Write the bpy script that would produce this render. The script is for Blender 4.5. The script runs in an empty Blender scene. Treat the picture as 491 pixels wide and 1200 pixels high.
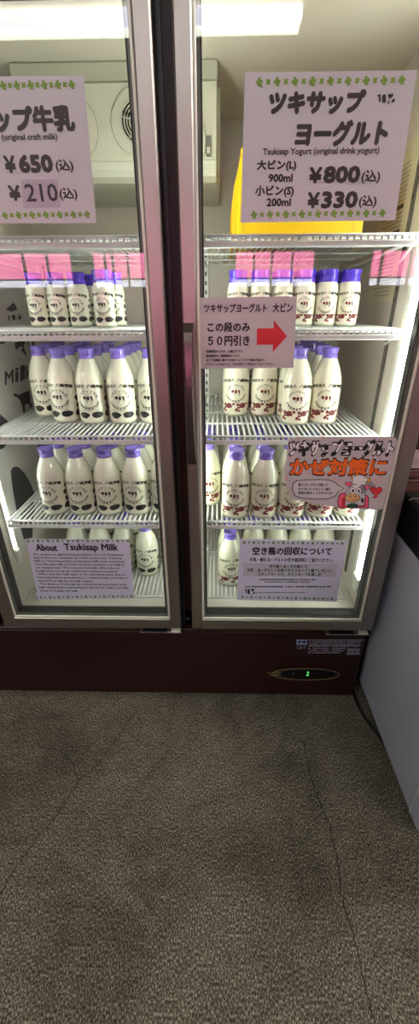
import bpy, math, random
from mathutils import Vector, Matrix
random.seed(7)
PI = math.pi
scn = bpy.context.scene
COL = scn.collection

# ------------------------------------------------------------------ camera
F_PX = 463.95
CAM = Vector((0.10172, -1.0036, 1.33911))
FW = Vector((-0.0200803, 0.89006118, -0.45539859))
RT = Vector((0.99978654, 0.0200921, -0.00481515))
DN = Vector((0.00486414, -0.45539807, -0.89027464))
cd = bpy.data.cameras.new('camera')
cam = bpy.data.objects.new('camera', cd)
COL.objects.link(cam)
cd.sensor_fit = 'VERTICAL'
cd.sensor_height = 24.0
cd.lens = F_PX / 1200.0 * 24.0
cd.clip_start = 0.02
cam.matrix_world = Matrix(((RT.x, -DN.x, -FW.x, CAM.x), (RT.y, -DN.y, -FW.y, CAM.y),
                           (RT.z, -DN.z, -FW.z, CAM.z), (0, 0, 0, 1)))
scn.camera = cam

# ------------------------------------------------------------------ world, sun, exposure
wd = bpy.data.worlds.new('sky')
scn.world = wd
wd.use_nodes = True
bg = wd.node_tree.nodes['Background']
bg.inputs[0].default_value = (0.62, 0.74, 1.0, 1)
bg.inputs[1].default_value = 1.6
sl = bpy.data.lights.new('sun', 'SUN')
sl.energy = 36.0
sl.angle = 0.01
sl.color = (1.0, 0.95, 0.88)
sun = bpy.data.objects.new('sun', sl)
COL.objects.link(sun)
sun.rotation_euler = (math.radians(-50), 0, math.radians(14))
TUBE_STRENGTH = 16.0          # the cabinet's own vertical lamps
ROOM_LAMP = 7.0              # the shop's ceiling lamp
scn.view_settings.view_transform = 'Standard'
scn.view_settings.look = 'None'
scn.view_settings.gamma = 1.0
scn.view_settings.use_curve_mapping = False
scn.view_settings.exposure = 0.55
scn.cycles.use_denoising = True
scn.cycles.max_bounces = 12
scn.cycles.transparent_max_bounces = 16
scn.cycles.caustics_reflective = False
scn.cycles.caustics_refractive = False
scn.cycles.sample_clamp_indirect = 6.0


def ray(x, y):
    return FW + RT * ((x - 245.5) / F_PX) + DN * ((y - 600.0) / F_PX)


def atY(x, y, Y=0.0085):
    v = ray(x, y)
    return CAM + v * ((Y - CAM.y) / v.y)


def atX(x, y, X):
    v = ray(x, y)
    return CAM + v * ((X - CAM.x) / v.x)


def atZ(x, y, Z):
    v = ray(x, y)
    return CAM + v * ((Z - CAM.z) / v.z)


# ------------------------------------------------------------------ materials
def srgb(r, g, b):
    def f(c):
        c /= 255.0
        return c / 12.92 if c <= 0.04045 else ((c + 0.055) / 1.055) ** 2.4
    return (f(r), f(g), f(b), 1)


def mat(name, col, rough=0.5, metal=0.0, coat=0.0, emis=None, estr=0.0, spec=0.5):
    m = bpy.data.materials.new(name)
    m.use_nodes = True
    p = m.node_tree.nodes['Principled BSDF']
    p.inputs['Base Color'].default_value = col
    p.inputs['Roughness'].default_value = rough
    p.inputs['Metallic'].default_value = metal
    p.inputs['Coat Weight'].default_value = coat
    p.inputs['Coat Roughness'].default_value = 0.04
    p.inputs['Specular IOR Level'].default_value = spec
    if emis:
        p.inputs['Emission Color'].default_value = emis
        p.inputs['Emission Strength'].default_value = estr
    return m


def vary(m, c1, c2, scale, detail=4, stretch=(1, 1, 1), lo=0.35, hi=0.65, bump=0.0, rough=None):
    """noise between two colours, in object space"""
    nt = m.node_tree
    p = nt.nodes['Principled BSDF']
    tc = nt.nodes.new('ShaderNodeTexCoord')
    mp = nt.nodes.new('ShaderNodeMapping')
    mp.inputs['Scale'].default_value = stretch
    nz = nt.nodes.new('ShaderNodeTexNoise')
    nz.inputs['Scale'].default_value = scale
    nz.inputs['Detail'].default_value = detail
    rp = nt.nodes.new('ShaderNodeValToRGB')
    rp.color_ramp.elements[0].position = lo
    rp.color_ramp.elements[1].position = hi
    rp.color_ramp.elements[0].color = c1
    rp.color_ramp.elements[1].color = c2
    nt.links.new(tc.outputs['Object'], mp.inputs[0])
    nt.links.new(mp.outputs[0], nz.inputs['Vector'])
    nt.links.new(nz.outputs[0], rp.inputs[0])
    nt.links.new(rp.outputs[0], p.inputs['Base Color'])
    if bump:
        bp = nt.nodes.new('ShaderNodeBump')
        bp.inputs['Strength'].default_value = bump
        bp.inputs['Distance'].default_value = 0.002
        nt.links.new(nz.outputs[0], bp.inputs['Height'])
        nt.links.new(bp.outputs[0], p.inputs['Normal'])
    return m


def glass_mat(name, tint=(0.97, 0.985, 0.975, 1)):
    m = bpy.data.materials.new(name)
    m.use_nodes = True
    nt = m.node_tree
    nt.nodes.clear()
    out = nt.nodes.new('ShaderNodeOutputMaterial')
    mix = nt.nodes.new('ShaderNodeMixShader')
    tr = nt.nodes.new('ShaderNodeBsdfTransparent')
    tr.inputs[0].default_value = tint
    gl = nt.nodes.new('ShaderNodeBsdfGlossy')
    gl.inputs['Roughness'].default_value = 0.0
    geo = nt.nodes.new('ShaderNodeNewGeometry')
    ior = nt.nodes.new('ShaderNodeMix')
    ior.inputs[2].default_value = 1.52
    ior.inputs[3].default_value = 1.0 / 1.52
    fr = nt.nodes.new('ShaderNodeFresnel')
    nt.links.new(geo.outputs['Backfacing'], ior.inputs[0])
    nt.links.new(ior.outputs[0], fr.inputs['IOR'])
    nt.links.new(fr.outputs[0], mix.inputs[0])
    nt.links.new(tr.outputs[0], mix.inputs[1])
    nt.links.new(gl.outputs[0], mix.inputs[2])
    nt.links.new(mix.outputs[0], out.inputs[0])
    return m


M = {}
M['maroon'] = mat('maroon_steel', srgb(46, 22, 22), 0.4, 0.0, 0.0, spec=0.28)
M['steel'] = mat('brushed_steel', (0.42, 0.385, 0.355, 1), 0.40, 1.0)
M['bead'] = mat('bright_bead', srgb(232, 230, 214), 0.3, 0.1)  # pale cream stands in for cabinet lamp light on the glazing bead
M['handle'] = mat('handle_metal', (0.20, 0.175, 0.165, 1), 0.30, 1.0)
M['rubber'] = mat('dark_gasket', srgb(40, 40, 40), 0.5)
M['spacer'] = mat('spacer_grey', srgb(128, 128, 124), 0.4)
M['black'] = mat('black_plastic', srgb(24, 24, 26), 0.4)
M['liner'] = mat('cabinet_liner', srgb(217, 209, 198), 0.45)
M['cover'] = mat('cooler_plastic', srgb(188, 186, 170), 0.35)
M['darkhole'] = mat('fan_dark', srgb(18, 17, 16), 0.7)
M['wire'] = mat('white_coated_wire', srgb(246, 248, 246), 0.35)
M['strip'] = mat('slotted_steel', srgb(205, 206, 202), 0.35, 0.3)
M['slot'] = mat('slot_dark', srgb(40, 38, 36), 0.6)
M['clip'] = mat('clip_grey', srgb(92, 88, 82), 0.5)
M['milk'] = mat('milk_in_glass', srgb(240, 240, 218), 0.25, 0.0, 1.0)
M['yog'] = mat('yogurt_in_glass', srgb(243, 241, 216), 0.25, 0.0, 1.0)
M['foot'] = mat('bottle_foot_glass', srgb(176, 182, 158), 0.12, 0.0, 0.8)
M['cap'] = mat('lavender_cap', srgb(132, 110, 214), 0.3, 0.0, 0.7)
M['cap_dark'] = mat('violet_cap', srgb(84, 56, 206), 0.3, 0.0, 0.3)
M['ink'] = mat('black_print', srgb(30, 28, 28), 0.4)
M['red_ink'] = mat('maroon_print', srgb(112, 30, 34), 0.4)
M['paper'] = mat('laminated_paper', srgb(212, 206, 210), 0.25, 0.0, 0.0, spec=0.4)
M['paper_lav'] = mat('lavender_paper', srgb(208, 205, 228), 0.3, spec=0.4)
M['paper_grey'] = mat('grey_paper', srgb(200, 192, 194), 0.3, spec=0.4)
M['patch'] = mat('price_patch_paper', srgb(188, 172, 186), 0.35)
M['grey_box'] = mat('grey_print', srgb(190, 188, 202), 0.4)
M['text'] = mat('brown_black_print', srgb(44, 32, 32), 0.45)
M['text_plum'] = mat('plum_print', srgb(52, 24, 48), 0.45)
M['green'] = mat('clover_green', srgb(120, 158, 46), 0.5)
M['green_d'] = mat('clover_dark_green', srgb(84, 128, 70), 0.5)
M['red'] = mat('red_print', srgb(214, 48, 56), 0.45)
M['pinkp'] = mat('pink_print', srgb(240, 96, 128), 0.45)
M['orange'] = mat('orange_marker', srgb(240, 108, 34), 0.5)
M['white'] = mat('white_print', srgb(240, 236, 236), 0.5)
M['tan'] = mat('tan_marker', srgb(222, 176, 116), 0.5)
M['horn'] = mat('horn_marker', srgb(232, 166, 60), 0.5)
M['greyp'] = mat('grey_marker', srgb(146, 142, 152), 0.5)
M['dgreen'] = mat('dark_green_marker', srgb(34, 74, 60), 0.5)
M['cowhide'] = mat('cow_patch_print', srgb(240, 236, 236), 0.5)
vary(M['cowhide'], srgb(26, 24, 26), srgb(240, 236, 236), 75, 0, lo=0.43, hi=0.45)
M['poster'] = mat('poster_paper', srgb(206, 204, 202), 0.4)
M['poster_ink'] = mat('poster_ink', srgb(44, 40, 50), 0.45)
M['notice'] = mat('cream_notice_paper', srgb(226, 220, 186), 0.5)
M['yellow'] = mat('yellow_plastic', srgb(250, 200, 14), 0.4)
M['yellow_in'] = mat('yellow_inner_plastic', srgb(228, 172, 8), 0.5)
M['freezer'] = mat('white_enamel', srgb(184, 186, 202), 0.35)
M['tube'] = mat('lamp_tube', (1, 1, 1, 1), 0.4, emis=(0.95, 1.0, 0.90, 1), estr=TUBE_STRENGTH)
M['tubehousing'] = mat('lamp_housing', srgb(240, 240, 226), 0.4)
M['room_tube'] = mat('room_tube_cool', (1, 1, 1, 1), 0.4, emis=(0.84, 0.85, 1.0, 1), estr=ROOM_LAMP)
M['room_tube2'] = mat('room_tube_warm', (1, 1, 1, 1), 0.4, emis=(0.92, 1.0, 0.80, 1), estr=ROOM_LAMP * 1.15)
M['fill_tube'] = mat('fill_tube', (1, 1, 1, 1), 0.4, emis=(1.0, 0.965, 0.93, 1), estr=ROOM_LAMP * 4.6)  # tubes of the added fill lamps, stronger than the long lamp
M['glass'] = glass_mat('door_glass')
M['led'] = mat('green_led', (0.1, 0.6, 0.1, 1), 0.4, emis=(0.15, 1.0, 0.2, 1), estr=0.7)
M['gold'] = mat('gold_print', srgb(150, 128, 78), 0.4)
M['panel_black'] = mat('display_gloss', srgb(20, 18, 22), 0.12)
M['stickprint'] = mat('sticker_print', srgb(176, 168, 190), 0.5)
M['stickblue'] = mat('sticker_blue', srgb(150, 170, 215), 0.5)
M['wallpaint'] = mat('wall_paint', srgb(120, 108, 98), 0.8)
M['ceil'] = mat('ceiling_paint', srgb(214, 206, 186), 0.8)
M['pink'] = mat('pink_siding', srgb(250, 120, 176), 0.6)
M['whiteband'] = mat('white_band', srgb(226, 228, 250), 0.6)
M['ground'] = mat('asphalt', srgb(96, 96, 98), 0.9)
M['winframe'] = mat('window_frame', srgb(90, 84, 88), 0.5)
M['plinth'] = mat('plinth_dark', srgb(26, 28, 34), 0.5)
M['crack'] = mat('crack_dark', srgb(40, 35, 31), 0.9)

# floor: rough dark concrete, fine pale flecks, big soft stains
M['floor'] = mat('worn_concrete', (0.06, 0.05, 0.045, 1), 0.85, spec=0.2)


def floor_nodes(m):
    nt = m.node_tree
    p = nt.nodes['Principled BSDF']
    tc = nt.nodes.new('ShaderNodeTexCoord')

    def noise(scale, det, stretch=(1, 1, 1), dist=0.0):
        mp = nt.nodes.new('ShaderNodeMapping')
        mp.inputs['Scale'].default_value = stretch
        n = nt.nodes.new('ShaderNodeTexNoise')
        n.inputs['Scale'].default_value = scale
        n.inputs['Detail'].default_value = det
        n.inputs['Roughness'].default_value = 0.65
        n.inputs['Distortion'].default_value = dist
        nt.links.new(tc.outputs['Object'], mp.inputs[0])
        nt.links.new(mp.outputs[0], n.inputs['Vector'])
        return n

    def ramp(n, stops):
        r = nt.nodes.new('ShaderNodeValToRGB')
        e = r.color_ramp.elements
        e[0].position, e[0].color = stops[0]
        e[1].position, e[1].color = stops[-1]
        for s in stops[1:-1]:
            q = e.new(s[0])
            q.color = s[1]
        nt.links.new(n.outputs[0], r.inputs[0])
        return r

    def mul(a, b, fac=1.0):
        x = nt.nodes.new('ShaderNodeMix')
        x.data_type = 'RGBA'
        x.blend_type = 'MULTIPLY'
        x.inputs[0].default_value = fac
        nt.links.new(a, x.inputs[6])
        nt.links.new(b, x.inputs[7])
        return x.outputs[2]
    fine = noise(240, 5, (1.35, 0.75, 1))
    base = ramp(fine, [(0.36, srgb(44, 41, 36)), (0.5, srgb(92, 86, 76)), (0.64, srgb(184, 175, 158))])
    big = ramp(noise(3.1, 5, dist=0.8), [(0.34, (0.58, 0.56, 0.54, 1)), (0.5, (0.92, 0.91, 0.90, 1)), (0.66, (1.14, 1.13, 1.12, 1))])
    mid = ramp(noise(24, 5), [(0.3, (0.78, 0.77, 0.76, 1)), (0.7, (1.1, 1.1, 1.1, 1))])
    c = mul(mul(base.outputs[0], big.outputs[0]), mid.outputs[0])
    nt.links.new(c, p.inputs['Base Color'])
    bp = nt.nodes.new('ShaderNodeBump')
    bp.inputs['Strength'].default_value = 0.5
    bp.inputs['Distance'].default_value = 0.002
    nt.links.new(fine.outputs[0], bp.inputs['Height'])
    nt.links.new(bp.outputs[0], p.inputs['Normal'])


floor_nodes(M['floor'])
for k, a, b in (('plank_red', (72, 42, 36), (128, 84, 72)), ('plank_pale', (190, 172, 172), (222, 208, 206)),
                ('plank_dark', (44, 26, 28), (74, 46, 44))):
    M[k] = mat(k, srgb(*a), 0.7)
    vary(M[k], srgb(*a), srgb(*b), 12, 5, (1, 1, 9))


# ------------------------------------------------------------------ mesh builder
class MB:
    def __init__(s):
        s.v, s.f, s.mi, s.sm, s.mats = [], [], [], [], []

    def m(s, material):
        if material not in s.mats:
            s.mats.append(material)
        return s.mats.index(material)

    def add(s, vs, fs, material, smooth=False):
        o = len(s.v)
        k = s.m(material)
        s.v += [tuple(v) for v in vs]
        for f in fs:
            s.f.append([i + o for i in f])
            s.mi.append(k)
            s.sm.append(smooth)

    def box(s, x0, x1, y0, y1, z0, z1, material, bev=0.0):
        if bev <= 0:
            vs = [(x, y, z) for x in (x0, x1) for y in (y0, y1) for z in (z0, z1)]
            s.add(vs, [(0, 1, 3, 2), (4, 6, 7, 5), (0, 4, 5, 1), (2, 3, 7, 6), (0, 2, 6, 4), (1, 5, 7, 3)], material)
            return
        # chamfered box: each corner three vertices
        b = bev
        vs, idx = [], {}
        for i, x in enumerate((x0, x1)):
            for j, y in enumerate((y0, y1)):
                for k, z in enumerate((z0, z1)):
                    sx, sy, sz = (1, -1)[i] * b, (1, -1)[j] * b, (1, -1)[k] * b
                    idx[(i, j, k, 0)] = len(vs); vs.append((x, y + sy, z + sz))
                    idx[(i, j, k, 1)] = len(vs); vs.append((x + sx, y, z + sz))
                    idx[(i, j, k, 2)] = len(vs); vs.append((x + sx, y + sy, z))
        fs = []
        for a in range(3):
            o1, o2 = [q for q in range(3) if q != a]
            for e in (0, 1):
                q = []
                for (p1, p2) in ((0, 0), (1, 0), (1, 1), (0, 1)):
                    c = [0, 0, 0]; c[a] = e; c[o1] = p1; c[o2] = p2
                    q.append(idx[(*c, a)])
                fs.append(q)
            for p1 in (0, 1):
                for p2 in (0, 1):
                    c = [0, 0, 0]; c[o1] = p1; c[o2] = p2
                    c0 = list(c); c1 = list(c); c1[a] = 1
                    fs.append([idx[(*c0, o1)], idx[(*c1, o1)], idx[(*c1, o2)], idx[(*c0, o2)]])
        for i in (0, 1):
            for j in (0, 1):
                for k in (0, 1):
                    fs.append([idx[(i, j, k, 0)], idx[(i, j, k, 1)], idx[(i, j, k, 2)]])
        s.add(vs, fs, material)

    def tube(s, pts, r, material, n=6, closed=False):
        pts = [Vector(p) for p in pts]
        L = len(pts)
        vs, fs = [], []
        up = Vector((0, 0, 1))
        for i, p in enumerate(pts):
            if closed:
                t = pts[(i + 1) % L] - pts[i - 1]
            else:
                t = pts[min(i + 1, L - 1)] - pts[max(i - 1, 0)]
            t.normalize()
            a = up if abs(t.dot(up)) < 0.9 else Vector((1, 0, 0))
            u = t.cross(a).normalized()
            w = t.cross(u)
            for k in range(n):
                an = 2 * PI * (k + 0.5) / n
                vs.append(p + u * (r * math.cos(an)) + w * (r * math.sin(an)))
        for i in range(L if closed else L - 1):
            j = (i + 1) % L
            for k in range(n):
                k2 = (k + 1) % n
                fs.append((i * n + k, i * n + k2, j * n + k2, j * n + k))
        if not closed:
            fs.append(tuple(range(n - 1, -1, -1)))
            fs.append(tuple((L - 1) * n + k for k in range(n)))
        s.add(vs, fs, material, n > 4)

    def lathe(s, prof, material, n=28, origin=(0, 0, 0)):
        ox, oy, oz = origin
        vs, fs = [], []
        for (r, z) in prof:
            for k in range(n):
                a = 2 * PI * k / n
                vs.append((ox + r * math.cos(a), oy + r * math.sin(a), oz + z))
        for i in range(len(prof) - 1):
            for k in range(n):
                k2 = (k + 1) % n
                fs.append((i * n + k, i * n + k2, (i + 1) * n + k2, (i + 1) * n + k))
        s.add(vs, fs, material, True)

    def prism(s, poly, f0, f1, material):
        """poly: 2D outline; f0, f1 map (u, v) to the two faces"""
        n = len(poly)
        vs = [f0(*p) for p in poly] + [f1(*p) for p in poly]
        fs = [list(range(n)), list(range(2 * n - 1, n - 1, -1))]
        fs += [(i, (i + 1) % n, n + (i + 1) % n, n + i) for i in range(n)]
        s.add(vs, fs, material)

    def build(s, name, parent=None, loc=None):
        me = bpy.data.meshes.new(name)
        me.from_pydata(s.v, [], s.f)
        for mm in s.mats:
            me.materials.append(mm)
        me.polygons.foreach_set('material_index', s.mi)
        me.polygons.foreach_set('use_smooth', s.sm)
        me.update()
        import bmesh
        b = bmesh.new()
        b.from_mesh(me)
        bmesh.ops.recalc_face_normals(b, faces=b.faces)
        b.to_mesh(me)
        b.free()
        o = bpy.data.objects.new(name, me)
        COL.objects.link(o)
        if parent:
            o.parent = parent
        if loc:
            o.location = loc
        return o


def tag(o, label, cat, group=None, kind=None):
    o['label'] = label
    o['category'] = cat
    if group:
        o['group'] = group
    if kind:
        o['kind'] = kind
    return o


def thing(name, label, cat, loc=(0, 0, 0), group=None):
    o = bpy.data.objects.new(name, None)
    o.empty_display_size = 0.05
    COL.objects.link(o)
    o.location = loc
    return tag(o, label, cat, group)


def struct(o):
    o['kind'] = 'structure'
    return o


# ------------------------------------------------------------------ lettering as flat meshes
_cache = {}


def glyphs(body, res=2):
    if (body, res) in _cache:
        return _cache[(body, res)]
    c = bpy.data.curves.new('lettering', 'FONT')
    c.body = body
    c.size = 1.0
    c.resolution_u = res
    o = bpy.data.objects.new('lettering', c)
    COL.objects.link(o)
    dg = bpy.context.evaluated_depsgraph_get()
    ev = o.evaluated_get(dg)
    me = ev.to_mesh()
    vs = [(v.co.x, v.co.y) for v in me.vertices]
    fs = [tuple(p.vertices) for p in me.polygons]
    ev.to_mesh_clear()
    bpy.data.objects.remove(o)
    bpy.data.curves.remove(c)
    _cache[(body, res)] = (vs, fs)
    return vs, fs


def bbox(vs):
    xs = [v[0] for v in vs]
    ys = [v[1] for v in vs]
    return min(xs), max(xs), min(ys), max(ys)


def put_text(mb, body, x0, x1, z0, z1, Y, material, bold=0.0, shear=0.0, steps=6, res=2):
    """lettering filling a rectangle on a plane of constant Y, thickened by overlaid copies"""
    vs, fs = glyphs(body, res)
    a, b, c, d = bbox(vs)
    sx, sz = (x1 - x0) / (b - a), (z1 - z0) / (d - c)
    offs = [(0, 0)]
    if bold:
        offs += [(bold * math.cos(2 * PI * k / steps), bold * math.sin(2 * PI * k / steps)) for k in range(steps)]
    for i, (ox, oz) in enumerate(offs):
        mb.add([(x0 + (v[0] - a) * sx + ox + shear * (v[1] - c) * sz, Y - i * 0.000014, z0 + (v[1] - c) * sz + oz) for v in vs], fs, material)


def px_text(mb, body, px0, px1, py0, py1, material, bold=0.0, Y=0.0078, shear=0.0, steps=6, res=2):
    A = atY(px0, (py0 + py1) / 2, Y).x
    B = atY(px1, (py0 + py1) / 2, Y).x
    T = atY((px0 + px1) / 2, py0, Y).z
    U = atY((px0 + px1) / 2, py1, Y).z
    put_text(mb, body, A + bold, B - bold, U + bold, T - bold, Y, material, bold, shear, steps, res)


def flat_poly(mb, pts, material):
    mb.add(pts, [tuple(range(len(pts)))], material)


def px_poly(mb, pts, material, Y=0.0078):
    flat_poly(mb, [atY(*p, Y) for p in pts], material)


def px_rect(mb, x0, x1, y0, y1, material, Y=0.0078):
    px_poly(mb, [(x0, y0), (x1, y0), (x1, y1), (x0, y1)], material, Y)


def disc(cx, cz, rx, rz, Y, n=14, ph=0.0):
    return [(cx + rx * math.cos(2 * PI * k / n + ph), Y, cz + rz * math.sin(2 * PI * k / n + ph)) for k in range(n)]


def clover(mb, cx, cz, r, Y, material, big=True):
    """four heart-shaped leaves as one outline, the large ones with a stalk"""
    pts = []
    N = 48
    for k in range(N):
        t = 2 * PI * k / N
        q = abs(math.cos(2 * t))
        rr = r * (0.36 + 0.72 * q ** 0.6 - 0.10 * max(0, q - .9) * 10)
        a = t + (0.15 if big else PI / 4)
        pts.append((cx + rr * math.cos(a), Y, cz + rr * math.sin(a)))
    vs = [(cx, Y, cz)] + pts
    mb.add(vs, [(0, k + 1, (k + 1) % N + 1) for k in range(N)], material)
    if big:
        flat_poly(mb, [(cx + r * .25, Y - 1e-4, cz - r * .2), (cx + r * 0.62, Y - 1e-4, cz - r * 1.15), (cx + r * 0.85, Y - 1e-4, cz - r * 1.0), (cx + r * .40, Y - 1e-4, cz - r * .1)], material)


def clover_row(mb, p0, p1, n, r, material, Y=0.0078):
    A, B = atY(*p0, Y), atY(*p1, Y)
    for i in range(n):
        q = A.lerp(B, i / (n - 1))
        clover(mb, q.x, q.z, r if i % 2 == 0 else r * 0.72, Y, material, i % 2 == 0)


def sheet(name, corners, material, parent=None, Y0=0.0085, Y1=0.0092):
    """a thin paper sheet; corners are points (x, z) in order"""
    mb = MB()
    mb.prism(corners, lambda u, v: (u, Y0, v), lambda u, v: (u, Y1, v), material)
    return mb.build(name, parent)


def xz(pts, Y=0.0085):
    return [(atY(*p, Y).x, atY(*p, Y).z) for p in pts]


def squiggles(mb, px0, px1, py, h, material, seed, Y=0.0078, fill=0.8):
    """a line of print too fine to read: short strokes of uneven width"""
    r = random.Random(seed)
    x = px0
    while x < px1:
        w = r.uniform(0.5, 1.3)
        if r.random() < fill:
            px_rect(mb, x, min(x + w, px1), py - h * r.uniform(0.3, 0.5), py + h * r.uniform(0.3, 0.5), material, Y)
        x += w + r.uniform(0.25, 0.5)


# ================================================================== THE SETTING
# floor
mb = MB(); mb.box(-3.2, 3.0, -4.3, 1.1, -0.05, 0.0, M['floor']); flo = struct(mb.build('floor'))
# cracks in the concrete
r = random.Random(3)


def crack(pts, w):
    P = [atZ(*p, 0.0) for p in pts]
    Q = []
    for a, b in zip(P, P[1:]):
        n = max(2, int((b - a).length / 0.012))
        for i in range(n):
            q = a.lerp(b, i / n)
            Q.append(q + Vector((r.uniform(-1, 1), r.uniform(-1, 1), 0)) * 0.0035)
    Q.append(P[-1])
    vs, fs = [], []
    for i, q in enumerate(Q):
        t = (Q[min(i + 1, len(Q) - 1)] - Q[max(i - 1, 0)]).normalized()
        nn = Vector((-t.y, t.x, 0)) * w * r.uniform(0.35, 1.0)
        vs += [(q.x + nn.x, q.y + nn.y, 0.0006), (q.x - nn.x, q.y - nn.y, 0.0006)]
    for i in range(len(Q) - 1):
        fs.append((2 * i, 2 * i + 1, 2 * i + 3, 2 * i + 2))
    m = MB(); m.add(vs, fs, M['crack']); m.build('crack', flo)


crack([(356, 868), (362, 905), (372, 935), (386, 968), (394, 1004), (399, 1045), (412, 1090), (424, 1140), (440, 1199)], 0.0024)
crack([(160, 833), (135, 868), (118, 893), (92, 915), (70, 950), (44, 982), (20, 1015), (0, 1048)], 0.0020)
crack([(92, 915), (84, 893), (70, 880), (38, 872)], 0.0015)
crack([(160, 833), (166, 850), (160, 872)], 0.0015)

# walls, ceiling
mb = MB()
mb.box(-3.2, 3.0, 0.90, 0.98, 0, 2.62, M['wallpaint'])
struct(mb.build('wall_back'))
mb = MB()
PW = 0.13
rows = [(0, .12, 'plank_dark'), (.122, .26, 'plank_red'), (.262, .40, 'plank_dark'), (.402, .535, 'plank_red'), (.537, .68, 'plank_dark'), (.682, .80, 'plank_red'), (.802, .872, 'plank_red'), (.875, .903, 'plank_red'),
        (.906, .966, 'plank_pale'), (.970, .998, 'plank_dark'), (1.000, 1.13, 'plank_red'), (1.132, 1.22, 'plank_dark'), (1.222, 1.33, 'plank_red'), (1.332, 1.43, 'plank_pale'), (1.432, 1.55, 'plank_red'),
        (1.552, 1.68, 'plank_dark'), (1.682, 1.80, 'plank_red'), (1.802, 1.93, 'plank_red'), (1.932, 2.1, 'plank_dark'), (2.102, 2.3, 'plank_red'), (2.302, 2.6, 'plank_dark')]
for i, (a, b, nm) in enumerate(rows):
    mb.box(0.632, 3.0, PW + 0.003 * (i % 3), PW + 0.05, a, b, M[nm], 0.003)
mb.box(0.632, 3.0, PW + 0.03, PW + 0.08, 0, 2.62, M['plank_dark'])
struct(mb.build('wall_planks'))
mb = MB(); mb.box(-3.2, 3.0, -4.3, 1.0, 2.62, 2.7, M['ceil']); struct(mb.build('ceiling'))
mb = MB(); mb.box(-3.28, -3.2, -4.3, 1.0, 0, 2.62, M['wallpaint']); struct(mb.build('wall_left'))
mb = MB(); mb.box(3.0, 3.08, -4.3, 1.0, 0, 2.62, M['wallpaint']); struct(mb.build('wall_right'))
# the street wall behind the camera: a row of high windows
WINS = [(-2.95, -1.56, (-2.12, -1.85)), (-1.34, -0.25, (-1.19, -1.10, -0.93)), (0.28, 1.19, (0.50, 0.70, 0.93)), (1.80, 2.7, (1.93, 2.25))]
WZ0, WZ1 = 1.565, 1.925
mb = MB()
mb.box(-3.2, 3.0, -4.3, -4.2, 0, WZ0, M['wallpaint'])
mb.box(-3.2, 3.0, -4.3, -4.2, WZ1, 2.62, M['wallpaint'])
xs = [-3.2] + [c for w in WINS for c in w[:2]] + [3.0]
for a, b in zip(xs[::2], xs[1::2]):
    mb.box(a, b, -4.3, -4.2, WZ0, WZ1, M['wallpaint'])
struct(mb.build('wall_front'))
for i, (a, b, mul) in enumerate(WINS):
    mb = MB()
    mb.box(a, b, -4.27, -4.22, WZ0, WZ0 + 0.012, M['winframe'])
    mb.box(a, b, -4.27, -4.22, WZ1 - 0.012, WZ1, M['winframe'])
    for x in (a + 0.008, b - 0.008) + tuple(mul):
        mb.box(x - 0.008, x + 0.008, -4.27, -4.22, WZ0 + 0.012, WZ1 - 0.012, M['winframe'])
    w = struct(mb.build('window_%d' % (i + 1)))
    mb = MB(); mb.box(a + .012, b - .012, -4.248, -4.243, WZ0 + .012, WZ1 - .012, M['glass']); mb.build('pane', w)
# outside: a pink-clad building across the yard, white band along its foot
mb = MB()
x = -4.6
while x < 4.4:
    mb.box(x, x + 0.455, -6.56, -6.5, 1.80, 2.22, M['pink'], 0.006)
    x += 0.46
mb.box(-4.6, 4.6, -6.6, -6.53, 1.775, 2.22, M['winframe'])
mb.box(-7, 7, -6.57, -6.49, 1.635, 1.775, M['whiteband'])
mb.box(-7, 7, -6.6, -6.52, 0.0, 1.635, M['wallpaint'])
struct(mb.build('wall_outside'))
mb = MB(); mb.box(-7, 7, -6.6, -4.3, -0.06, -0.01, M['ground']); struct(mb.build('ground'))

# long ceiling lamp, reflected in the door glass; the short ones are added fill


def ceiling_lamp(label, loc, x0, x1, tubes=('fill_tube', 'fill_tube')):
    lamp = thing('ceiling_lamp', label, 'lamp', loc)
    mb = MB(); mb.box(x0 - .02, x1 + .015, -0.10, 0.10, -0.035, 0, M['ceil'], 0.008); mb.build('housing', lamp)
    for yy, mm in ((0.040, M[tubes[0]]), (-0.040, M[tubes[1]])):
        mb = MB(); mb.tube([(x0, yy, -0.07), (x1, yy, -0.07)], 0.030, mm, 16); mb.build('tube', lamp)
        for xx in (x0 - .006, x1 - .007):
            mb = MB(); mb.box(xx, xx + 0.014, yy - 0.034, yy + 0.034, -0.104, -0.03, M['liner']); mb.build('socket', lamp)


ceiling_lamp('long twin-tube fluorescent lamp on the shop ceiling', (0, -1.69, 2.62), -1.88, 0.485, ('room_tube', 'room_tube2'))
ceiling_lamp('added unseen twin-tube fill lamp at the right end of the shop ceiling', (0, -2.4, 2.62), 1.75, 2.9)  # added out of view to brighten the room
ceiling_lamp('added unseen twin-tube fill lamp at the left end of the shop ceiling', (0, -2.4, 2.62), -3.1, -1.95)  # its counterpart on the left, also added for brightness
ceiling_lamp('added unseen twin-tube fill lamp above the chest freezer', (0, -0.15, 2.62), 1.25, 2.45)  # added out of view to light the plank wall

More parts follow.
